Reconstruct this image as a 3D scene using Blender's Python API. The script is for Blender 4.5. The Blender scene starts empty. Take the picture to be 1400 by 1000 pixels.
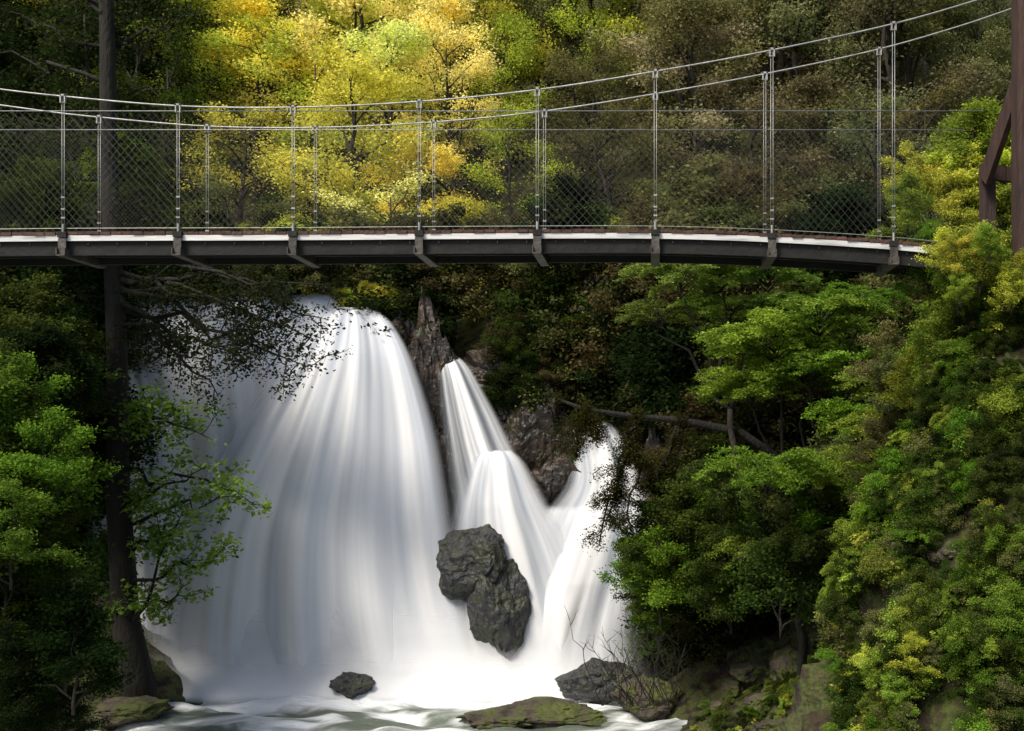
import bpy, math, random
import numpy as np
from mathutils import Vector, noise as mn
random.seed(7); rng=np.random.default_rng(7)
F=1500.0; CZ=6.8
def at(px,py,d):           # image pixel (column, row) and chosen depth -> world metres
    return Vector(((px-896)*d/F, d, CZ+(600-py)*d/F))
scene=bpy.context.scene
# ---------------- helpers
def link(o,parent=None):
    scene.collection.objects.link(o)
    if parent: o.parent=parent
    return o
def empty(name,loc=(0,0,0)):
    e=bpy.data.objects.new(name,None); e.empty_display_size=.3; e.location=loc; return link(e)
def mesh_np(name,V,faces_flat,k,mat,tint=None,smooth=False):
    me=bpy.data.meshes.new(name); n=len(faces_flat)//k
    me.vertices.add(len(V)); me.vertices.foreach_set('co',np.asarray(V,dtype=np.float32).ravel())
    me.loops.add(n*k); me.loops.foreach_set('vertex_index',np.asarray(faces_flat,dtype=np.int32))
    me.polygons.add(n); me.polygons.foreach_set('loop_start',np.arange(0,n*k,k,dtype=np.int32))
    if smooth: me.polygons.foreach_set('use_smooth',np.ones(n,dtype=bool))
    me.update(calc_edges=True)
    if tint is not None:
        a=me.attributes.new('tint','FLOAT','POINT'); a.data.foreach_set('value',np.asarray(tint,dtype=np.float32))
    if mat: me.materials.append(mat)
    me.validate(); return me
class Geo:
    def __init__(s): s.v=[]; s.f=[]
    def tube(s,pts,rad,sides=6,cap=True):
        pts=[Vector(p) for p in pts]; n=len(pts); b=len(s.v)
        ref=None
        for i,p in enumerate(pts):
            t=(pts[min(i+1,n-1)]-pts[max(i-1,0)])
            if t.length<1e-9: t=Vector((0,0,1))
            t.normalize()
            if ref is None: ref=t.orthogonal().normalized()
            a=(ref-t*ref.dot(t)); a=a.normalized() if a.length>1e-6 else t.orthogonal().normalized()
            ref=a; c=t.cross(a); r=rad[i] if hasattr(rad,'__len__') else rad
            for k in range(sides):
                an=2*math.pi*k/sides; s.v.append(tuple(p+a*(math.cos(an)*r)+c*(math.sin(an)*r)))
        for i in range(n-1):
            for k in range(sides):
                k2=(k+1)%sides; s.f.append((b+i*sides+k,b+i*sides+k2,b+(i+1)*sides+k2,b+(i+1)*sides+k))
        if cap:
            s.f.append(tuple(b+k for k in range(sides))[::-1]); s.f.append(tuple(b+(n-1)*sides+k for k in range(sides)))
    def box(s,c,h,ax=None):
        c=Vector(c); b=len(s.v)
        ax=ax or (Vector((1,0,0)),Vector((0,1,0)),Vector((0,0,1)))
        for i in (-1,1):
            for j in (-1,1):
                for k in (-1,1): s.v.append(tuple(c+ax[0]*(i*h[0])+ax[1]*(j*h[1])+ax[2]*(k*h[2])))
        for q in ((0,1,3,2),(4,6,7,5),(0,4,5,1),(2,3,7,6),(0,2,6,4),(1,5,7,3)): s.f.append(tuple(b+x for x in q))
    def beam(s,a,b,w,h):
        a=Vector(a); b=Vector(b); d=(b-a); L=d.length; d.normalize()
        up=Vector((0,0,1)) if abs(d.z)<.95 else Vector((0,1,0))
        sx=d.cross(up).normalized(); u=sx.cross(d)
        s.box((a+b)/2,(L/2,w/2,h/2),(d,sx,u))
    def mesh(s,name,mat,smooth=False):
        me=bpy.data.meshes.new(name); me.from_pydata(s.v,[],s.f); 
        if mat: me.materials.append(mat)
        if smooth: me.polygons.foreach_set('use_smooth',[True]*len(me.polygons))
        me.update(); return me
    def obj(s,name,mat,parent=None,smooth=False):
        return link(bpy.data.objects.new(name,s.mesh(name,mat,smooth)),parent)
# ---------------- materials
def newmat(name):
    m=bpy.data.materials.new(name); m.use_nodes=True; nt=m.node_tree; nt.nodes.clear()
    o=nt.nodes.new('ShaderNodeOutputMaterial'); return m,nt,o
def N(nt,t,**kw):
    n=nt.nodes.new('ShaderNode'+t)
    for k,v in kw.items(): setattr(n,k,v)
    return n
def ramp(nt,src,stops):
    r=nt.nodes.new('ShaderNodeValToRGB'); e=r.color_ramp.elements
    while len(e)<len(stops): e.new(.5)
    for el,(p,c) in zip(e,stops): el.position=p; el.color=(c[0],c[1],c[2],1)
    nt.links.new(src,r.inputs[0]); return r
def solid_mat(name,stops,scale=5,rough=.8,bump=.3,metal=0,stretch=None,detail=6):
    m,nt,o=newmat(name); L=nt.links.new
    tc=N(nt,'TexCoord'); mp=N(nt,'Mapping'); L(tc.outputs['Object'],mp.inputs[0])
    if stretch: mp.inputs['Scale'].default_value=stretch
    n=N(nt,'TexNoise'); n.inputs['Scale'].default_value=scale; n.inputs['Detail'].default_value=detail; L(mp.outputs[0],n.inputs['Vector'])
    r=ramp(nt,n.outputs[0],stops); p=N(nt,'BsdfPrincipled'); p.inputs['Roughness'].default_value=rough; p.inputs['Metallic'].default_value=metal
    L(r.outputs[0],p.inputs['Base Color'])
    n2=N(nt,'TexNoise'); n2.inputs['Scale'].default_value=scale*3; n2.inputs['Detail'].default_value=8; L(mp.outputs[0],n2.inputs['Vector'])
    b=N(nt,'Bump'); b.inputs['Strength'].default_value=bump; b.inputs['Distance'].default_value=.1; L(n2.outputs[0],b.inputs['Height']); L(b.outputs[0],p.inputs['Normal'])
    L(p.outputs[0],o.inputs[0]); return m
def leaf_mat(name):
    m,nt,o=newmat(name); L=nt.links.new
    oi=N(nt,'ObjectInfo'); at_=N(nt,'Attribute'); at_.attribute_name='tint'
    hsv=N(nt,'HueSaturation'); L(oi.outputs['Color'],hsv.inputs['Color'])
    mr=N(nt,'MapRange'); L(at_.outputs['Fac'],mr.inputs[0]); mr.inputs[3].default_value=.38; mr.inputs[4].default_value=1.62; L(mr.outputs[0],hsv.inputs['Value'])
    mh=N(nt,'MapRange'); L(at_.outputs['Fac'],mh.inputs[0]); mh.inputs[3].default_value=.52; mh.inputs[4].default_value=.49; L(mh.outputs[0],hsv.inputs['Hue'])
    d=N(nt,'BsdfDiffuse'); t=N(nt,'BsdfTranslucent'); L(hsv.outputs[0],d.inputs[0]); 
    h2=N(nt,'HueSaturation'); h2.inputs['Saturation'].default_value=1.05; h2.inputs['Value'].default_value=1.25; L(hsv.outputs[0],h2.inputs['Color']); L(h2.outputs[0],t.inputs[0])
    mx=N(nt,'MixShader'); mx.inputs[0].default_value=.4; L(d.outputs[0],mx.inputs[1]); L(t.outputs[0],mx.inputs[2])
    L(mx.outputs[0],o.inputs[0]); return m
LEAF=leaf_mat('leaf')
BARK=solid_mat('bark',[(.3,(.012,.010,.007)),(.7,(.045,.036,.025))],6,.9,.6,stretch=(1,1,.25))
BARKD=solid_mat('bark_dark',[(.3,(.006,.005,.004)),(.65,(.018,.015,.009)),(.8,(.03,.035,.012))],5,.9,.6,stretch=(1,1,.3))
ROCK=solid_mat('wet_rock',[(.3,(.006,.005,.004)),(.5,(.022,.016,.011)),(.58,(.045,.028,.018)),(.66,(.028,.034,.009)),(.8,(.06,.045,.03))],1.2,.5,1.0,detail=10)
ROCKG=solid_mat('grey_rock',[(.3,(.016,.017,.018)),(.5,(.036,.038,.038)),(.58,(.035,.04,.02)),(.8,(.085,.085,.08))],2.2,.55,1.0,detail=10)
ROCKM=solid_mat('mossy_rock',[(.35,(.03,.024,.017)),(.47,(.075,.06,.042)),(.52,(.055,.065,.016)),(.8,(.11,.13,.025))],1.9,.85,.9,detail=10)
ROCKP=solid_mat('pale_rock',[(.3,(.05,.036,.026)),(.5,(.13,.10,.08)),(.6,(.07,.07,.025)),(.8,(.22,.19,.16))],2.5,.85,.9)
GROUND=solid_mat('ground',[(.36,(.010,.008,.005)),(.44,(.04,.025,.013)),(.48,(.035,.038,.01)),(.54,(.065,.085,.015)),(.62,(.055,.045,.022)),(.7,(.07,.095,.016))],3.2,.95,1.0,detail=12)
STEEL=solid_mat('galvanised_steel',[(.3,(.26,.26,.25)),(.7,(.45,.45,.43))],9,.45,.1,.5)
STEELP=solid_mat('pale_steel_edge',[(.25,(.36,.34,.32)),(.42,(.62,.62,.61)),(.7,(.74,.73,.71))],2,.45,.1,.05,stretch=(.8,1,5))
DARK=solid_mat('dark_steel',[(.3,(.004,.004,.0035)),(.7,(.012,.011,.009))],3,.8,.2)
NETM=solid_mat('net_wire',[(.3,(.03,.03,.028)),(.7,(.08,.08,.075))],3,.6,.0)
PLANK=solid_mat('deck_plank',[(.3,(.04,.016,.011)),(.7,(.11,.05,.035))],4,.8,.4,stretch=(1,.2,1))
RUST=solid_mat('red_brown_timber',[(.3,(.02,.010,.008)),(.7,(.07,.034,.025))],4,.75,.4,stretch=(1,1,.2))
BEAM=solid_mat('beam_steel',[(.3,(.03,.027,.022)),(.7,(.10,.088,.075))],5,.6,.2,.2)
# ---------------- terrain
def ss(a,b,x):
    t=np.clip((x-a)/(b-a),0,1); return t*t*(3-2*t)
def hgt(x,y):
    x=np.asarray(x,float); y=np.asarray(y,float)
    xs=.3-1.4*ss(23,29,y)+.25*np.sin(y*1.3)+.2*np.sin(y*2.9+1)
    A=.62+1.45*np.exp(-((y-14.4)/3.0)**2)*ss(4,13,y)
    d=np.clip(x-xs,0,None); br=A*d; br=np.where(br>8.8,8.8+(br-8.8)*.25,br)
    br=np.minimum(br,11+.1*d)
    dl=np.clip(-11.6-x+.4*np.sin(y*.9),0,None); bl=np.minimum(.8*dl,10+.08*dl)
    yc=31.9+.5*np.sin(x*.7)+.35*np.sin(x*1.9+1)-1.2*ss(0,5,x)
    cl=10.0*ss(0,1.7,y-yc)*(1+.04*np.sin(x*1.1))+np.clip(y-36,0,110)*.85
    return np.maximum(np.maximum(br,bl),cl)-.6
def hz(x,y): return float(hgt(x,y))
xs=np.concatenate([[-260,-180,-120,-80],np.arange(-55,-16,1.2),np.arange(-16,1,.25),np.arange(1,6,.1),np.arange(6,9,.25),np.arange(9,45,1.2),[60,90,140,220]])
ys=np.concatenate([[-220,-140,-80,-50],np.arange(-35,8,1.5),np.arange(8,11,.25),np.arange(11,19,.1),np.arange(19,37,.22),np.arange(37,90,1.3),[110,140,180,260]])
X,Y=np.meshgrid(xs,ys); Z=hgt(X,Y)
V=np.stack([X.ravel(),Y.ravel(),Z.ravel()],1)
for i in range(len(V)):
    x,y,z=V[i]
    if z>-.55 and abs(x)<50 and abs(y)<90:
        n1=mn.fractal(Vector((x*.5,y*.5,z*.5)),1,2,5); n2=mn.noise(Vector((x*1.7,y*1.7,z*1.2)))
        V[i,2]+=.35*n1+.14*n2; V[i,1]-=.3*mn.noise(Vector((x*.8,5,z*.8)))*min(1,max(0,z))
        if 0<x<9 and 9<y<28:
            c=mn.voronoi(Vector((x*1.3,y*1.3,z*1.6)))[0]; r=mn.fractal(Vector((x*2.2,y*2.2,z*2.2)),.9,2,5)
            k=min(1,max(0,z)); q=(.5*(c[1]-c[0])+.36*r-.1)*k; V[i,0]-=q*.8; V[i,2]+=q*.35
nx,ny=len(xs),len(ys); ii=np.arange(nx-1)[None,:]+np.arange(ny-1)[:,None]*nx
Q=np.stack([ii,ii+1,ii+1+nx,ii+nx],-1).reshape(-1)
link(bpy.data.objects.new('terrain',mesh_np('terrain',V,Q,4,GROUND,smooth=True)))
# ---------------- river
def river_mat():
    m,nt,o=newmat('river_water'); L=nt.links.new
    tc=N(nt,'TexCoord'); sep=N(nt,'SeparateXYZ'); L(tc.outputs['Object'],sep.inputs[0])
    mp=N(nt,'Mapping'); mp.inputs['Scale'].default_value=(.36,.9,1); mp.inputs['Location'].default_value=(3.3,1.2,0); L(tc.outputs['Object'],mp.inputs[0])
    n=N(nt,'TexNoise'); n.inputs['Scale'].default_value=1.0; n.inputs['Detail'].default_value=6; n.inputs['Distortion'].default_value=1.0; L(mp.outputs[0],n.inputs['Vector'])
    mr=N(nt,'MapRange',interpolation_type='SMOOTHSTEP'); mr.inputs[1].default_value=27.4; mr.inputs[2].default_value=29.0; mr.inputs[3].default_value=0; mr.inputs[4].default_value=.6; L(sep.outputs[1],mr.inputs[0])
    ad=N(nt,'Math',operation='ADD'); L(n.outputs[0],ad.inputs[0]); L(mr.outputs[0],ad.inputs[1])
    r=N(nt,'MapRange',interpolation_type='SMOOTHSTEP'); r.inputs[1].default_value=.43; r.inputs[2].default_value=.66; L(ad.outputs[0],r.inputs[0])
    w=N(nt,'BsdfPrincipled'); w.inputs['Base Color'].default_value=(.11,.135,.10,1); w.inputs['Roughness'].default_value=.4
    f=N(nt,'BsdfDiffuse'); f.inputs[0].default_value=(.86,.89,.91,1)
    n2=N(nt,'TexNoise'); n2.inputs['Scale'].default_value=3; n2.inputs['Detail'].default_value=4; L(mp.outputs[0],n2.inputs['Vector']); b=N(nt,'Bump'); b.inputs['Strength'].default_value=.8; b.inputs['Distance'].default_value=.25; L(n2.outputs[0],b.inputs['Height']); L(b.outputs[0],w.inputs['Normal']); L(b.outputs[0],f.inputs['Normal'])
    mx=N(nt,'MixShader'); L(r.outputs[0],mx.inputs[0]); L(w.outputs[0],mx.inputs[1]); L(f.outputs[0],mx.inputs[2]); L(mx.outputs[0],o.inputs[0]); return m
gx=np.linspace(-40,10,330); gy=np.concatenate([np.linspace(-100,20,30),np.linspace(20.2,34,130)])
X,Y=np.meshgrid(gx,gy); Z=np.zeros_like(X)
for j in range(X.shape[0]):
    for i in range(X.shape[1]):
        Z[j,i]=.24*mn.noise(Vector((X[j,i]*.5,Y[j,i]*1.0,0)))+.13*mn.noise(Vector((X[j,i]*1.2,Y[j,i]*2.2,3)))
nx=len(gx); ny=len(gy); ii=np.arange(nx-1)[None,:]+np.arange(ny-1)[:,None]*nx
Q=np.stack([ii,ii+1,ii+1+nx,ii+nx],-1).reshape(-1)
link(bpy.data.objects.new('river',mesh_np('river',np.stack([X.ravel(),Y.ravel(),Z.ravel()],1),Q,4,river_mat(),smooth=True)))
# ---------------- waterfall
def fall_mat(name,freq,dens,edge=(.1,.1),topf=.02,botf=0.0,lo=(.62,.67,.75),thin=(.6,1.1)):
    m,nt,o=newmat(name); L=nt.links.new
    uv=N(nt,'UVMap'); uv.uv_map='flow'; sp=N(nt,'SeparateXYZ'); L(uv.outputs[0],sp.inputs[0])
    def nz(fu,fv,det):
        mp=N(nt,'Mapping'); mp.inputs['Scale'].default_value=(fu,fv,1); L(uv.outputs[0],mp.inputs[0])
        n=N(nt,'TexNoise'); n.inputs['Scale'].default_value=1; n.inputs['Detail'].default_value=det; n.inputs['Roughness'].default_value=.45; L(mp.outputs[0],n.inputs['Vector']); return n.outputs[0]
    s1=nz(freq,.9,3); s2=nz(freq*.35,.6,1)
    av=N(nt,'Math',operation='ADD'); L(s1,av.inputs[0]); L(s2,av.inputs[1])
    mr0=N(nt,'MapRange'); mr0.inputs[1].default_value=.74; mr0.inputs[2].default_value=1.12; L(av.outputs[0],mr0.inputs[0]); r=ramp(nt,mr0.outputs[0],[(.0,lo),(1,(.94,.945,.96))])
    d=N(nt,'BsdfDiffuse'); t=N(nt,'BsdfTranslucent'); L(r.outputs[0],d.inputs[0]); L(r.outputs[0],t.inputs[0])
    mx=N(nt,'MixShader'); mx.inputs[0].default_value=.14; L(d.outputs[0],mx.inputs[1]); L(t.outputs[0],mx.inputs[2])
    def sm(src,a,b,ta=0,tb=1):
        q=N(nt,'MapRange',interpolation_type='SMOOTHSTEP'); q.inputs[1].default_value=a; q.inputs[2].default_value=b; q.inputs[3].default_value=ta; q.inputs[4].default_value=tb; L(src,q.inputs[0]); return q.outputs[0]
    e1=sm(sp.outputs[0],0,edge[0]); inv=N(nt,'Math',operation='SUBTRACT'); inv.inputs[0].default_value=1; L(sp.outputs[0],inv.inputs[1]); e2=sm(inv.outputs[0],0,edge[1])
    tp=sm(sp.outputs[1],0,topf)
    cur=sm(av.outputs[0],thin[0],thin[1],dens,1); qs=[e1,e2,tp]
    if botf:
        i2=N(nt,'Math',operation='SUBTRACT'); i2.inputs[0].default_value=1; L(sp.outputs[1],i2.inputs[1]); qs.append(sm(i2.outputs[0],0,botf))
    for q in qs:
        k=N(nt,'Math',operation='MULTIPLY'); L(cur,k.inputs[0]); L(q,k.inputs[1]); cur=k.outputs[0]
    tr=N(nt,'BsdfTransparent'); m2=N(nt,'MixShader'); L(cur,m2.inputs[0]); L(tr.outputs[0],m2.inputs[1]); L(mx.outputs[0],m2.inputs[2]); L(m2.outputs[0],o.inputs[0]); return m
FALL=empty('waterfall')
def sheet(name,rows,mat,bulge=.6,fold=.18,nf=5,seed=0,nu=110,nv=90):
    rows=np.array(rows,float); v=np.linspace(0,1,nv)
    def ci(c):
        out=[]
        for q in v:
            s=q*(len(c)-1); i=min(int(s),len(c)-2); f=s-i
            p0=c[max(i-1,0)];p1=c[i];p2=c[i+1];p3=c[min(i+2,len(c)-1)]
            out.append(.5*((2*p1)+(-p0+p2)*f+(2*p0-5*p1+4*p2-p3)*f*f+(-p0+3*p1-3*p2+p3)*f**3))
        return np.array(out)
    py,pl,pr,dd=[ci(rows[:,k]) for k in range(4)]
    VV=[];UV=[]
    for j in range(nv):
        for i in range(nu):
            u=i/(nu-1); px=pl[j]+(pr[j]-pl[j])*u
            D=-bulge*math.sin(math.pi*u)*min(1,v[j]*2+.2)
            D-=fold*min(1,v[j]*1.5+.15)*(mn.noise(Vector((u*nf,v[j]*.9,seed)))+.35*mn.noise(Vector((u*nf*2.5,v[j]*1.4,seed+9))))
            VV.append(at(px,py[j],dd[j])+Vector((0,D,0))); UV.append((u,v[j]))
    ii=np.arange(nu-1)[None,:]+np.arange(nv-1)[:,None]*nu
    Q=np.stack([ii,ii+nu,ii+nu+1,ii+1],-1).reshape(-1)
    me=mesh_np(name,np.array(VV),Q,4,mat,smooth=True); uvl=me.uv_layers.new(name='flow'); U=np.array(UV,dtype=np.float32)
    uvl.data.foreach_set('uv',U[Q].ravel()); link(bpy.data.objects.new(name,me),FALL)
fm_main=fall_mat('fall_main',14,.88,(.3,.07),.015); fm_fan=fall_mat('fall_fan',9,.62,(.22,.22),.06,lo=(.5,.55,.63)); fm_soft=fall_mat('fall_soft',9,.4,(.22,.2),.05,lo=(.48,.53,.6),thin=(.75,1.15)); fm_back=fall_mat('fall_back',14,.9,(.06,.1),.03); fm_sp=fall_mat('fall_spray',3,.75,(.2,.2),.85,.22,lo=(.88,.9,.93))
sheet('back_curtain',[(402,195,450,32.6),(418,180,470,31.7),(500,160,500,31.2),(700,135,560,30.7),(945,110,600,30.2)],fm_back,.2,.35,9,1)
sheet('main_curtain',[(421,446,500,32.8),(424,438,515,31.9),(445,415,540,31.4),(500,370,570,30.9),(600,290,602,30.5),(720,215,625,30.15),(830,180,650,29.9),(945,160,685,29.6)],fm_main,.5,.36,9,2)
sheet('side_chute',[(488,596,628,31.9),(505,597,645,31.4),(560,600,678,31.2),(620,606,710,31.0),(680,612,745,30.8),(760,618,800,30.5),(850,620,850,30.2),(945,640,880,29.9)],fm_soft,.3,.2,6,3)
sheet('centre_fan',[(615,655,700,30.9),(635,640,722,30.6),(690,618,755,30.4),(760,605,795,30.2),(850,620,820,30.0),(945,640,835,29.7)],fm_fan,.4,.2,5,4)
sheet('right_chute',[(575,772,835,31.8),(600,772,856,31.5),(660,770,885,31.1),(720,725,905,30.8),(800,680,895,30.4),(945,640,870,30.0)],fm_fan,.3,.2,5,5)
sheet('right_veil',[(690,730,900,30.4),(780,685,890,30.1),(860,665,870,29.9),(945,650,860,29.7)],fm_fan,.3,.2,5,6)
sheet('left_veil',[(500,128,210,31.2),(600,122,240,30.9),(800,110,260,30.5),(945,100,280,30.0)],fm_fan,.2,.1,4,8)
sheet('spray_base',[(760,150,890,29.9),(850,140,890,29.6),(915,130,900,29.3),(955,120,910,28.8)],fm_sp,.1,.2,6,12)
sheet('spray_foot',[(880,150,880,29.2),(925,140,890,28.9),(962,130,900,28.3)],fm_sp,.1,.2,7,15)
# ---------------- rocks
def rock(name,c,r,mat,seed,sub=5,rough=.35,parent=None,cuts=14,tilt=0):
    import bmesh
    rr=random.Random(seed*13+1); pls=[]
    for _ in range(cuts):
        n=Vector((rr.gauss(0,1),rr.gauss(0,1),rr.gauss(0,1))).normalized(); pls.append((n,rr.uniform(.62,.9)))
    bm=bmesh.new(); bmesh.ops.create_icosphere(bm,subdivisions=sub,radius=1)
    for v in bm.verts:
        p=v.co.copy(); 
        for n,d in pls:
            k=p.dot(n)
            if k>d: p-=n*(k-d)*.92
        q=v.co*1.0+Vector((seed*7.1,seed*3.3,seed))
        p*=1+rough*.55*mn.fractal(q*1.2,1,2,4)+rough*.22*mn.fractal(q*4.5,.8,2,5)
        p=Vector((p.x*math.cos(tilt)+p.z*math.sin(tilt),p.y,p.z*math.cos(tilt)-p.x*math.sin(tilt))) if tilt else p
        v.co=Vector((p.x*r[0],p.y*r[1],p.z*r[2]))*1.12
    me=bpy.data.meshes.new(name); bm.to_mesh(me); bm.free(); me.materials.append(mat)
    o=bpy.data.objects.new(name,me); o.location=c; return link(o,parent)
def prock(name,px,py,D,w,h,dep,mat,seed,**k):
    s=D/F; return rock(name,at(px,py,D),(w*s/2,dep,h*s/2),mat,seed,**k)
prock('boulder',650,770,29.75,88,92,.7,ROCKG,5,rough=.4)
prock('boulder',677,832,29.6,84,165,.6,ROCKG,9,rough=.4)
prock('cliff_rock',590,640,31.95,110,340,.8,ROCK,11,rough=.6,sub=6)
prock('cliff_rock',552,485,32.4,90,120,1.0,ROCK,12,rough=.6)
prock('cliff_rock',735,635,31.7,115,190,.8,ROCK,14,rough=.5,sub=6)
prock('cliff_rock',690,540,32.4,130,120,.9,ROCK,15,rough=.6)
prock('cliff_rock',920,640,31.6,70,260,.8,ROCK,16,rough=.6)
prock('river_rock',484,940,28.7,62,36,.5,ROCKG,21,rough=.4)
prock('river_rock',818,930,28.3,100,56,.6,ROCKG,22,rough=.4)
prock('river_rock',735,976,26.6,190,30,.8,ROCKM,23,rough=.4)
prock('river_rock',690,984,26.2,90,20,.5,ROCKM,27,rough=.4)
prock('river_rock',885,955,27.0,90,56,.6,ROCKM,24,rough=.4)
prock('river_rock',170,975,26.4,120,36,.8,ROCKM,25,rough=.4)
random.seed(61)
for i in range(70):
    if i<22: px=random.uniform(1240,1420); D=random.uniform(12.3,16)
    else: px=random.uniform(880,1200); D=random.uniform(18,26.5)
    x=(px-896)*D/F; z=hz(x,D); w=random.uniform(.1,.3)*(1.8 if i>=22 else .9)
    py=600-(z-CZ)*F/D
    if py<680 or z<-.4: continue
    rock('bank_rock',(x-.05,D,z+.04),(w,w,w*random.uniform(.45,.8)),ROCKP if random.random()<(.5 if i<22 else .2) else ROCKM,31+i,sub=4,rough=.4)
# ---------------- foliage generators
def rdir(): 
    a=random.uniform(0,2*math.pi); z=random.uniform(-1,1); r=math.sqrt(1-z*z); return Vector((r*math.cos(a),r*math.sin(a),z))
def leaf_arrays(cent,rad,per,size,flat=.6,ct=None):
    cent=np.array(cent,float); n=len(cent); P=np.repeat(cent,per,0); M=len(P)
    g=rng.normal(0,.48,(M,3)); g[:,2]*=flat; R=np.repeat(np.broadcast_to(np.asarray(rad,float),(n,)),per)[:,None]
    P=P+g*R; 
    ct=rng.uniform(0.0,1.0,n) if ct is None else ct
    tint=np.clip(np.repeat(ct,per)*.6+rng.uniform(0,1,M)*.4+g[:,2]*.15,0,1)
    d=rng.normal(0,1,(M,3)); d[:,2]=d[:,2]*.5-.25; d/=np.linalg.norm(d,axis=1,keepdims=True)
    nn=rng.normal(0,1,(M,3))*.75; nn[:,2]+=.9; s=np.cross(d,nn); s/=np.linalg.norm(s,axis=1,keepdims=True)+1e-9
    up=np.cross(s,d); L=(size*rng.uniform(.6,1.3,M))[:,None]; W=L*.3
    V=np.stack([P,P+d*L*.45+s*W+up*L*.08,P+d*L,P+d*L*.45-s*W+up*L*.08],1).reshape(-1,3)
    return V,np.repeat(tint,4)
def leaves(name,cent,rad,per,size,flat=.6,ct=None):
    V,t=leaf_arrays(cent,rad,per,size,flat,ct); return mesh_np(name,V,np.arange(len(V)),4,LEAF,tint=t)
def wob(a,b,n,amp,sag=0):
    a=Vector(a);b=Vector(b); L=(b-a).length; sd=random.uniform(0,99)
    return [a.lerp(b,i/(n-1))+Vector((mn.noise(Vector((sd,i*.7,0))),mn.noise(Vector((sd,i*.7,5))),mn.noise(Vector((sd,i*.7,9)))))*amp*L*math.sin(math.pi*min(.9,i/(n-1)))+Vector((0,0,sag*L*math.sin(math.pi*i/(n-1)))) for i in range(n)]
def pol(path,t):
    s=t*(len(path)-1); i=min(int(s),len(path)-2); return path[i].lerp(path[i+1],s-i)
def gen_tree(H,spread,r0,limbs,start,upang,twigs=5):
    g=Geo(); tips=[]; path=wob((0,0,-.6),(random.uniform(-.08,.08)*H,random.uniform(-.08,.08)*H,H),9,.06)
    g.tube(path,[r0*(1.25-i/8*1.1) for i in range(9)],8)
    for k in range(limbs):
        t=start+(1-start)*(k+random.random()*.7)/limbs; a=k*2.4+random.uniform(-.5,.5); p=pol(path,t)
        L=spread*(1-.55*t**2)*random.uniform(.7,1.15); e=math.radians(random.uniform(*upang))
        q=p+Vector((math.cos(a)*math.cos(e),math.sin(a)*math.cos(e),math.sin(e)))*L
        lp=wob(p,q,6,.16,.05); rr=r0*(1.2-t)*.5+.012; g.tube(lp,[rr*(1-i/5*.8) for i in range(6)],5)
        for m in range(twigs):
            tt=.3+.7*(m+random.random())/twigs; b=pol(lp,min(1,tt)); dd=((q-p).normalized()+rdir()*.9); dd.z=dd.z*.6
            c=b+dd.normalized()*L*random.uniform(.2,.42); tp=wob(b,c,4,.15); g.tube(tp,[rr*.3,rr*.22,rr*.14,rr*.06],4)
            tips.append(tp[-1]); tips.append(tp[-2]); 
            if random.random()<.5: tips.append(tp[1])
        tips.append(lp[-1])
    return g,tips
TV=[]
for s in range(6):
    random.seed(100+s); g,tips=gen_tree(10,3.6+.4*(s%3),.2,15,.25,(5,60),6)
    tips=[t for t in tips if random.random()<(.75 if s<4 else .4)]
    TV.append((g.mesh('tree_wood',BARK,True),leaves('tree_leaves',tips,.7,75,.15,.6)))
SV=[]
for s in range(6):
    random.seed(200+s); g,tips=gen_tree(1.5,1.15,.03,14,.05,(5,65),5)
    SV.append((g.mesh('shrub_wood',BARK,True),leaves('shrub_leaves',tips,.24 if s%2 else .32,50 if s%2 else 30,.07 if s%2 else .10,.6)))
PV=[]   # small ground plants, leafy tufts with bigger leaves
for s in range(4):
    random.seed(250+s); g,tips=gen_tree(.8,.9,.02,9,.0,(5,60),3)
    PV.append((g.mesh('plant_wood',BARK,True),leaves('plant_leaves',tips,.26,16,.16,.6)))
FV=[]   # feathery arching sprays
for s in range(4):
    random.seed(300+s); g=Geo(); cs=[]; ct=[]
    for k in range(24):
        a=random.uniform(0,6.28); L=random.uniform(1.1,2.0); z0=random.uniform(0,.7); tn=random.random()
        p=[Vector((math.cos(a)*L*t,math.sin(a)*L*t,z0+.85*math.sin(t*2.6)*L*.5)) for t in np.linspace(0,1,8)]
        g.tube(p,[.02*(1-i/8) for i in range(8)],4)
        for t in np.linspace(.3,1,14):
            b=pol(p,t)
            for q in range(3): cs.append(b+Vector((random.gauss(0,.09),random.gauss(0,.09),random.gauss(-.03,.03)))); ct.append(min(1,max(0,tn+random.gauss(0,.15))))
    FV.append((g.mesh('spray_wood',BARK,True),leaves('spray_leaves',cs,.13,14,.075,.35,np.array(ct))))
def inst(var,loc,sc,col,parent,zs=1,tilt=(0,0),wood=True):
    rz=random.uniform(0,6.28)
    for k,me in enumerate(var):
        if k==0 and not wood: continue
        o=bpy.data.objects.new('wood' if k==0 else 'foliage',me); link(o,parent); 
        o.location=loc; o.scale=(sc,sc,sc*zs); o.rotation_euler=(tilt[0],tilt[1],rz); o.color=(*col,1)
def jit(c,a=.2): 
    f=random.uniform(1-a,1+a); return tuple(max(0.003,x*f*random.uniform(.9,1.1)) for x in c)
DG=(.020,.034,.010); MG=(.055,.082,.016); OL=(.14,.145,.05); YE=(.76,.69,.14); YG=(.45,.46,.07); BG=(.12,.20,.024); LG=(.24,.31,.045); BR=(.09,.078,.032)
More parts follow.
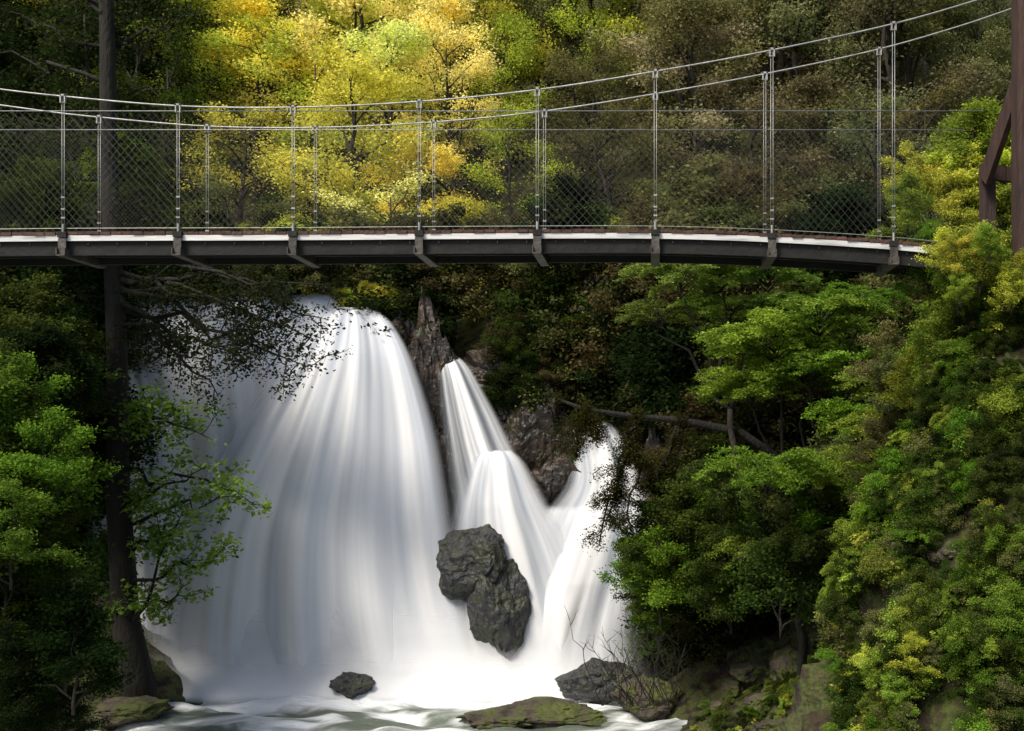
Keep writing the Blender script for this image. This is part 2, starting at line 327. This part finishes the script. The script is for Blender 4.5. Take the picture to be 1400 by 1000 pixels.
# distant forest on the hillside
random.seed(5); FOREST=empty('distant_forest')
for row,D in enumerate(np.arange(36,60,3.0)):
    for x in np.arange(-.62*D-3,.37*D+5,3.2):
        xx=x+random.uniform(-1.2,1.2); yy=D+random.uniform(-1.1,1.1); px=896+xx*F/yy; z=hz(xx,yy); py=600-(z+5-CZ)*F/yy
        if row==0 and 330<px<560 and random.random()<.5: continue
        if px<120: c=jit(DG,.4)  # shade on the left edge painted as darker leaf colour
        elif px<250: c=jit(random.choice([DG,MG,OL,YG]),.3)
        elif 400<px<680 and py<270: c=jit(random.choice([(.88,.84,.28),(.80,.80,.22),YE,YG]),.1)  # sunlit canopy glow put into the leaf colour, strongest here
        elif px<800: c=jit(random.choice([YE,YG,YG,YG,OL]) if py<250 or random.random()<.5 else random.choice([OL,YG,MG,DG]),.25)  # yellow leaves carry the painted glow outwards
        elif px<900: c=jit(random.choice([YG,OL,(.25,.27,.09)]),.3)
        else: c=jit(random.choice([(.2,.2,.085),(.22,.22,.10),(.19,.23,.09),(.30,.28,.13),OL]),.3)  # haze painted in as paler, greyer leaf colours
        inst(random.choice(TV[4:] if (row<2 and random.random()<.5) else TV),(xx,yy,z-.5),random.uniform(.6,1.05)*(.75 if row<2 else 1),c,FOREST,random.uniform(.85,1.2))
# understory on cliff & crest
random.seed(9); UND=empty('cliff_shrubs')
def shr(px,py,D,sc,col,par,var=None):
    inst(random.choice(var or SV),at(px,py,D),sc,jit(col,.25),par,wood=par is not UND)
for i in range(115):
    px=random.uniform(545,1260); py=random.uniform(365,600 if px>680 else 470)
    if 560<px<690 and py>440: continue
    shr(px,py,random.uniform(32.3,33.6)-(2.5 if px>900 else 0),random.uniform(.8,1.6),random.choice([DG,DG,MG,OL,OL,BR,BR]),UND)
for i in range(26): shr(random.uniform(670,770),random.uniform(470,565),random.uniform(31.5,31.9),random.uniform(.35,.6),random.choice([DG,BR,MG]),UND)
for i in range(60):
    shr(random.uniform(920,1300),random.uniform(520,900),random.uniform(27.5,30.5),random.uniform(1,1.7),random.choice([DG,DG,MG,BR]),UND)
for i in range(50):
    px=random.uniform(-60,560); shr(px,random.uniform(375,415),random.uniform(34,36),random.uniform(.8,1.4),random.choice([DG,MG,OL,YG]),UND)
for i in range(34): shr(random.uniform(170,430),random.uniform(370,398),random.uniform(31.2,32.3),random.uniform(.5,.85),random.choice([DG,DG,OL,BR]),UND)
for i in range(14): shr(random.uniform(462,545),random.uniform(414,440),32.5,random.uniform(.28,.45),YG,UND)
for i in range(36): shr(random.uniform(-80,125),random.uniform(380,900),random.uniform(29.5,32),random.uniform(1,1.6),random.choice([DG,DG,MG]),UND)
# right bank shrubs
random.seed(12); HB=empty('bank_shrubs')
def region(n,x0,x1,y0,y1,d0,d1,s0,s1,cols,var=None,par=HB):
    for i in range(n): shr(random.uniform(x0,x1),random.uniform(y0,y1),random.uniform(d0,d1),random.uniform(s0,s1),random.choice(cols),par,var)
region(24,895,1090,720,850,24.5,27,.5,.95,[BG,MG,BG,LG])
region(8,860,905,780,860,25,26.5,.4,.65,[BG,MG])
region(18,1060,1240,640,840,20,24,.6,1.0,[MG,MG,OL,BG,DG])
region(14,1000,1240,600,800,19,23,.5,.8,[MG,BG,LG],FV)
region(22,1190,1290,540,720,15.5,19,.3,.55,[BG,OL,YG,MG,MG])
region(30,1270,1430,380,560,13.6,15.5,.28,.5,[LG,YG,LG,MG,BG])
region(14,1290,1430,350,420,13.0,13.6,.16,.26,[LG,YG,LG])
region(20,1190,1420,900,1010,12.2,13.2,.18,.3,[LG,YG,BG])
region(8,1240,1330,270,340,17,19,.3,.5,[YG,LG])
region(16,1300,1400,220,350,17.5,19,.4,.6,[LG,YG])
# low plants hugging the slope
random.seed(15)
def slope_plant(px0,px1,d0,d1,s0,s1,cols,var,n,pymin=0,off=.2,keep=1.0,thr=-.18):
    for i in range(n):
        y=random.uniform(d0,d1); px=random.uniform(px0,px1); x=(px-896)*y/F; z=hz(x,y); py=600-(z-CZ)*F/y
        if z<0 or py<pymin: continue
        if mn.noise(Vector((x*1.2,y*1.2,z*.9)))<thr and random.random()<keep: continue
        inst(random.choice(var),(x-off,y-.05,z+.02),random.uniform(s0,s1),jit(random.choice(cols),.35),HB,tilt=(random.uniform(-.2,.4),random.uniform(-.8,0)),wood=False)
slope_plant(1170,1440,11.6,17,.12,.3,[BG,LG,MG,MG,OL,DG],SV,400,thr=-.2)
slope_plant(1150,1440,11.6,18,.10,.26,[BG,LG,YG,MG,OL],PV,520,thr=-.22)
slope_plant(1170,1440,11.6,18,.10,.22,[BG,LG,MG],FV,220,thr=-.25)
slope_plant(900,1200,17,26,.07,.2,[BG,MG,LG,OL],SV,170,thr=-.08,keep=.9,off=.05)
slope_plant(880,1200,17,26,.08,.2,[BG,MG,OL,YG],PV,260,thr=-.1,keep=.9,off=.05)
slope_plant(900,1200,17,26,.12,.25,[BG,MG,OL],FV,70,thr=-.08,off=.05)
# feathery bright trees on the right bank
def bank_tree(root,crowns,trunk_r,col,name='bank_tree',var=FV,bark=BARK):
    e=empty(name); g=Geo(); r=at(*root); r.z=min(r.z,hz(r.x,r.y)-.2) if hz(r.x,r.y)>r.z-3 else r.z
    cs=[at(c[0],c[1],c[2]) for c in crowns]; m=sum(cs,Vector())/len(cs); fork=r.lerp(m,.55)
    g.tube(wob(r,fork,7,.12),[trunk_r*(1-.08*i) for i in range(7)],8)
    for c in cs: g.tube(wob(fork,c,6,.18),[trunk_r*.5*(1-.15*i) for i in range(6)],6)
    g.obj('trunk',bark,e,True)
    for c,q in zip(cs,crowns):
        inst(random.choice(var),c,q[3],jit(col,.2),e,.75)
random.seed(21)
bank_tree((1010,720,26),[(930,410,25,.8),(985,395,25.5,1.0),(1050,400,25,.9),(900,450,26,.7),(1000,450,26,.8),(1080,440,25,.6)],.12,(.24,.33,.06))
bank_tree((1090,800,24),[(1060,500,23,1.0),(1120,470,22.5,.9),(1175,430,22.5,.6),(1030,560,23,.8),(1100,550,23,1.1),(1170,530,22,.8)],.12,(.18,.28,.035))
bank_tree((1220,800,19),[(1230,610,18.5,.6),(1260,560,18,.7),(1200,660,19,.6)],.08,LG)
bank_tree((1370,640,15),[(1320,430,14.4,.42),(1370,410,14.2,.45),(1300,400,14.6,.35),(1360,500,14.3,.45),(1400,450,14,.4),(1310,490,14.4,.4)],.08,LG,var=SV)
# mossy drooping limb
random.seed(31); e=empty('mossy_branch'); g=Geo(); cs=[]
pts=[at(1080,640,26),at(1010,590,26),at(930,575,26),at(870,570,25.8),at(800,560,25.6),at(760,545,25.6)]
g.tube(pts,[.13,.11,.09,.07,.05,.03],6)
for p0,L,dx in [(pts[3],1.6,-.5),(pts[3],2.4,-.7),(pts[2],1.9,-.5),(pts[4],1.0,-.2),(pts[3],2.6,-.2),(pts[2],2.9,-1.1),(pts[4],.7,.3),(pts[3],3.0,-.9),(pts[2],2.2,-.2)]:
    q=p0+Vector((dx,random.uniform(-.3,.3),-L)); w=wob(p0,q,8,.16); g.tube(w,[.05-.005*i for i in range(8)],5); cs+=w
    for k in range(6):
        b=pol(w,random.uniform(.2,1)); c=b+Vector((random.uniform(-.6,.3),0,random.uniform(-.35,.05))); g.tube(wob(b,c,4,.2),[.02,.015,.01,.006],4); cs+=[c,b.lerp(c,.5)]
g.obj('limb',BARKD,e,True)
o=link(bpy.data.objects.new('moss',leaves('moss',cs+pts,.18,170,.055,1.2)),e); o.color=(.045,.045,.012,1)
# bare shrub at the water's edge
random.seed(33); g=Geo()
for k in range(30):
    b=at(random.uniform(820,940),965,random.uniform(24.5,25.5)); t=b+Vector((random.uniform(-1.0,.6),random.uniform(-.3,.3),random.uniform(.8,2.0)))
    w=wob(b,t,7,.18); g.tube(w,[.018*(1-i/8) for i in range(7)],4)
    for j in range(4):
        s=pol(w,random.uniform(.4,1)); g.tube(wob(s,s+Vector((random.uniform(-.4,.3),0,random.uniform(.1,.45))),4,.2),[.009,.007,.005,.003],3)
g.obj('bare_shrub',BARKD)
# ---------------- riverside tree (left)
random.seed(41); e=empty('riverside_tree'); g=Geo()
tp=[at(190,985,27),at(186,930,27),at(172,850,27),at(166,750,27),at(160,650,27),at(162,560,27),at(160,480,27),at(154,350,27),at(148,200,27),at(147,60,27),at(142,-120,27),at(150,-260,27)]
g.tube(tp,[.5,.42,.33,.3,.28,.26,.24,.22,.2,.18,.15,.1],12)
def limb(a,b,r,amp=.14,n=8,tw=9,tl=.9,droop=0,sag=0):
    out=[]; w=wob(a,b,n,amp,sag); g.tube(w,[r*(1-.85*i/(n-1)) for i in range(n)],5)
    for k in range(tw):
        s=pol(w,random.uniform(.25,1)); d=rdir(); d.y*=.6; d.z=d.z*.6-droop; q=s+d.normalized()*tl*random.uniform(.5,1.1)
        t=wob(s,q,5,.2); g.tube(t,[r*.25*(1-.18*i) for i in range(5)],4); out+=[t[-1],t[-2],t[2]]
        for m in range(2):
            q2=t[2]+(rdir()+Vector((0,0,-droop))).normalized()*tl*.45; g.tube([t[2],q2],[r*.12,r*.05],3); out.append(q2)
    return out+[w[-1]]
c1=[]
for a,b in [((165,640),(345,690)),((168,720),(320,680)),((170,560),(290,600)),((170,800),(300,760)),((168,700),(280,640)),((175,850),(260,800)),((166,620),(240,560)),((175,880),(250,700)),((170,760),(240,720))]:
    c1+=limb(at(*a,27),at(*b,26.3),.06,.16,8,9,.8,.05,.03)
def addl(nm,cs,rad,per,size,col,flat=.6):
    o=link(bpy.data.objects.new(nm,leaves(nm,cs,rad,per,size,flat)),e); o.color=(*col,1)
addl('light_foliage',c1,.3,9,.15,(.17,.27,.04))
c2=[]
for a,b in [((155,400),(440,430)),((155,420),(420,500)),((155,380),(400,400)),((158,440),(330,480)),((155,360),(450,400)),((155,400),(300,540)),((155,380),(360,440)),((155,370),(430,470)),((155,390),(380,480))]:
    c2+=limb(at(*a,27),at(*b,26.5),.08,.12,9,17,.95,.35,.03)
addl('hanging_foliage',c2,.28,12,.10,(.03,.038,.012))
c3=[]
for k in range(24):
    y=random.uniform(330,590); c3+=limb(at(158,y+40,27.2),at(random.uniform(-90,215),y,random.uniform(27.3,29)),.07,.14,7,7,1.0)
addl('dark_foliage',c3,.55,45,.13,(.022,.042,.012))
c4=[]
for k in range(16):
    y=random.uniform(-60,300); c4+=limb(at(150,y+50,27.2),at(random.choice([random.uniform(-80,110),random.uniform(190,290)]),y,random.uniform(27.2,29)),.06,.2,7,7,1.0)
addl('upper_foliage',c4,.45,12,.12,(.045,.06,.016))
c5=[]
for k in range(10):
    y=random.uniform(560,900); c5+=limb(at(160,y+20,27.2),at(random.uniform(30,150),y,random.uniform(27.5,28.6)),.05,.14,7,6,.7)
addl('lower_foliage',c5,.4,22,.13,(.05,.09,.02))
g.obj('trunk_and_limbs',BARKD,e,True)
# left bank shrubs
random.seed(45); LB=empty('riverside_shrubs')
region(30,-70,75,600,760,19,23,.6,1.0,[BG,MG,BG,MG],par=LB)
region(26,-70,75,740,900,18,22,.6,.9,[BG,MG,MG,DG],par=LB)
region(28,-60,120,900,1010,18,22,.45,.8,[MG,DG,DG],par=LB)
region(22,-60,80,480,620,23,26,.8,1.2,[DG,MG],par=LB)
region(8,140,200,240,330,28,29,.5,.8,[BG,LG],par=LB)
region(8,-10,100,240,320,24,26,.5,.8,[MG,DG],par=LB)
# ---------------- suspension bridge
B=empty('suspension_bridge'); Dn,Df=14.0,14.85
def interp(tab,px):
    t=np.array(tab,float); x=t[:,0]; y=t[:,1]
    if px<=x[0]: return float(y[0]+(px-x[0])*(y[1]-y[0])/(x[1]-x[0]))
    if px>=x[-1]: return float(y[-1]+(px-x[-1])*(y[-1]-y[-2])/(x[-1]-x[-2]))
    i=np.searchsorted(x,px)-1; i=min(max(i,0),len(x)-2); m=lambda k:(y[min(k+1,len(x)-1)]-y[max(k-1,0)])/(x[min(k+1,len(x)-1)]-x[max(k-1,0)])
    h=x[i+1]-x[i]; s=(px-x[i])/h; return float((2*s**3-3*s*s+1)*y[i]+(s**3-2*s*s+s)*h*m(i)+(-2*s**3+3*s*s)*y[i+1]+(s**3-s*s)*h*m(i+1))
deckT=[(-400,330),(0,321),(400,319),(700,317),(900,317),(1060,322),(1221,332),(1310,341)]
xn=lambda px:(px-896)*Dn/F
def deckz(px): return CZ+(600-interp(deckT,px))*Dn/F
PX=list(range(-500,1316,20))
pl=Geo(); ed=Geo(); dk=Geo()
x=xn(-500)
while x<xn(1306):
    px=x*F/Dn+896; z=deckz(px); j=random.uniform(-.02,.02); pl.box((x,(Dn+Df)/2+j*.5,z+random.uniform(-.004,.008)),(.066,(Df-Dn)/2+.03,.02)); x+=.14
pl.obj('deck_planks',PLANK,B)
for a,b in zip(PX[:-1],PX[1:]):
    A=Vector((xn(a),0,deckz(a))); C=Vector((xn(b),0,deckz(b)))
    for yy in (Dn-.01,Df+.01):
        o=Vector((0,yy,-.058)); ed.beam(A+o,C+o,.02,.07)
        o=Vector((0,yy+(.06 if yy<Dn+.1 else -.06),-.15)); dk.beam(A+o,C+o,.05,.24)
    for yy in (Dn+.3,Df-.3):
        o=Vector((0,yy,-.12)); dk.beam(A+o,C+o,.05,.18)
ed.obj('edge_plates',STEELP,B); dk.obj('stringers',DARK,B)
nearH=[-400,-237,-75,88,245,402,574,735,896,1055,1221]
cabN=[(-500,40),(-240,88),(0,123),(88,133),(245,146),(402,148),(574,140),(735,124),(896,99),(1055,70),(1221,34),(1340,0),(1440,-34)]
ca=Geo(); hg=Geo(); cb=Geo(); cl=Geo(); bolts=Geo()
zN=lambda px: CZ+(600-interp(cabN,px))*Dn/F
for yy in (Dn-.03,Df+.03):
    ca.tube([(xn(p),yy,zN(p)) for p in range(-500,1441,12)],.011,6)
for p in nearH:
    X0=xn(p); z0=deckz(p)
    for yy,s in ((Dn-.03,-1),(Df+.03,1)):
        zt=zN(p)
        for dx in (-.015,.015): hg.tube([(X0+dx,yy,z0-.12),(X0+dx,yy,zt)],.004,6)
        cl.box((X0-.027,yy,zt-.03),(.008,.02,.055)); cl.box((X0+.027,yy,zt-.03),(.008,.02,.055)); cl.box((X0,yy,zt+.014),(.036,.02,.012)); cl.tube([(X0-.04,yy,zt-.075),(X0+.04,yy,zt-.075)],.009,6)
        cl.tube([(X0,yy,z0+.02),(X0,yy,z0+.12)],.016,8); cl.box((X0,yy,z0+.20),(.024,.01,.009)); cl.box((X0,yy,z0+.31),(.024,.01,.009)); cl.box((X0,yy,z0+.46),(.022,.01,.009)); bolts.box((X0,yy-.01,z0-.02),(.055,.03,.035))
    yc=(Dn+Df)/2; w=(Df-Dn)/2+.1
    cb.box((X0,yc,z0-.285),(.055,w,.008)); cb.box((X0-.052,yc,z0-.24),(.006,w,.045)); cb.box((X0+.052,yc,z0-.24),(.006,w,.045))
    cb.box((X0,Dn-.05,z0-.17),(.05,.01,.105))
ca.obj('main_cables',STEEL,B,True); hg.obj('hangers',STEEL,B,True); cl.obj('clamps',STEEL,B); bolts.obj('hanger_shoes',DARK,B)
cb.obj('cross_beams',BEAM,B)
st=Geo()
for p in range(-480,1300,40):
    st.box((xn(p),Dn+.02,deckz(p)-.125),(.006,.012,.014))
st.obj('bolts',BEAM,B)
rl=Geo(); zr=CZ+(600-152)*Dn/F
for yy in (Dn,Df):
    rl.tube([(xn(-500),yy,zr),(xn(1345),yy,zr)],.006,6)
    rl.tube([(xn(p),yy,deckz(p)+.07) for p in range(-500,1320,30)],.005,4)
rl.obj('rail_wires',STEEL,B,True)
net=Geo()
for yy in (Dn+.01,Df-.01):
    x=xn(-500)
    while x<xn(1320):
        for sg in (-1,1):
            x2=x+sg*1.35; x2=max(xn(-500),min(xn(1330),x2)); f=abs(x2-x)/1.35
            if f<.05: continue
            z0=deckz(x*F/Dn+896)+.05
            net.tube([(x,yy+.003*sg,zr),(x2,yy+.003*sg,zr+(z0-zr)*f)],.0013,3,False)
        x+=.10
net.obj('side_netting',NETM,B)
# tower
T=empty('bridge_tower'); t=Geo()
def zz(py,D=14): return CZ+(600-py)*D/F
x1=xn(1394)
t.box((x1,13.8,(zz(-170)+zz(440))/2),(.13,.13,(zz(-170)-zz(440))/2))
t.box((5.2,15.1,(zz(-170)+zz(440))/2),(.12,.12,(zz(-170)-zz(440))/2))
xf=(1350-896)*15.0/F
t.box((xf,15.0,(zz(225,15)+zz(420))/2),(.09,.09,(zz(225,15)-zz(420))/2))
t.beam((xf-.08,14.85,zz(250,15)),(x1,13.95,zz(105)),.08,.26)
t.beam((xf-.06,14.9,zz(238,15)),(5.4,15.25,zz(238,15)),.08,.2)
t.beam((x1,13.66,zz(165)),(x1+1.3,13.66,zz(165)),.07,.3)
t.beam((x1-.02,13.64,zz(30)),(x1+1.3,13.64,zz(60)),.07,.3)
for py in (-150,15,240): t.beam((x1+.02,13.9,zz(py)),(5.2,15.0,zz(py)),.1,.16)
t.obj('frame',RUST,T)
# ---------------- light, world, camera
S=Vector((-.40,-.50,.77)).normalized()
sd=bpy.data.lights.new('sun','SUN'); sd.energy=4.0; sd.angle=math.radians(18); sd.color=(1,.93,.80)
so=bpy.data.objects.new('sun',sd); so.rotation_euler=(-S).to_track_quat('-Z','Y').to_euler(); so.location=(0,0,60); link(so)
w=bpy.data.worlds.new('World'); scene.world=w; w.use_nodes=True; nt=w.node_tree; nt.nodes.clear()
sk=nt.nodes.new('ShaderNodeTexSky'); sk.sky_type='NISHITA'; sk.sun_disc=False; sk.sun_elevation=math.asin(S.z); sk.sun_rotation=math.atan2(S.x,S.y); sk.dust_density=3
bg=nt.nodes.new('ShaderNodeBackground'); bg.inputs[1].default_value=.15; ou=nt.nodes.new('ShaderNodeOutputWorld'); nt.links.new(sk.outputs[0],bg.inputs[0]); nt.links.new(bg.outputs[0],ou.inputs[0])
cd=bpy.data.cameras.new('camera'); cd.lens=36*F/1400; cd.sensor_width=36; cd.shift_x=-196/1400; cd.shift_y=100/1400; cd.clip_end=2000
co=bpy.data.objects.new('camera',cd); co.location=(0,0,CZ); co.rotation_euler=(math.radians(90),0,0); link(co); scene.camera=co
scene.view_settings.view_transform='Standard'; scene.view_settings.look='None'; scene.view_settings.exposure=0
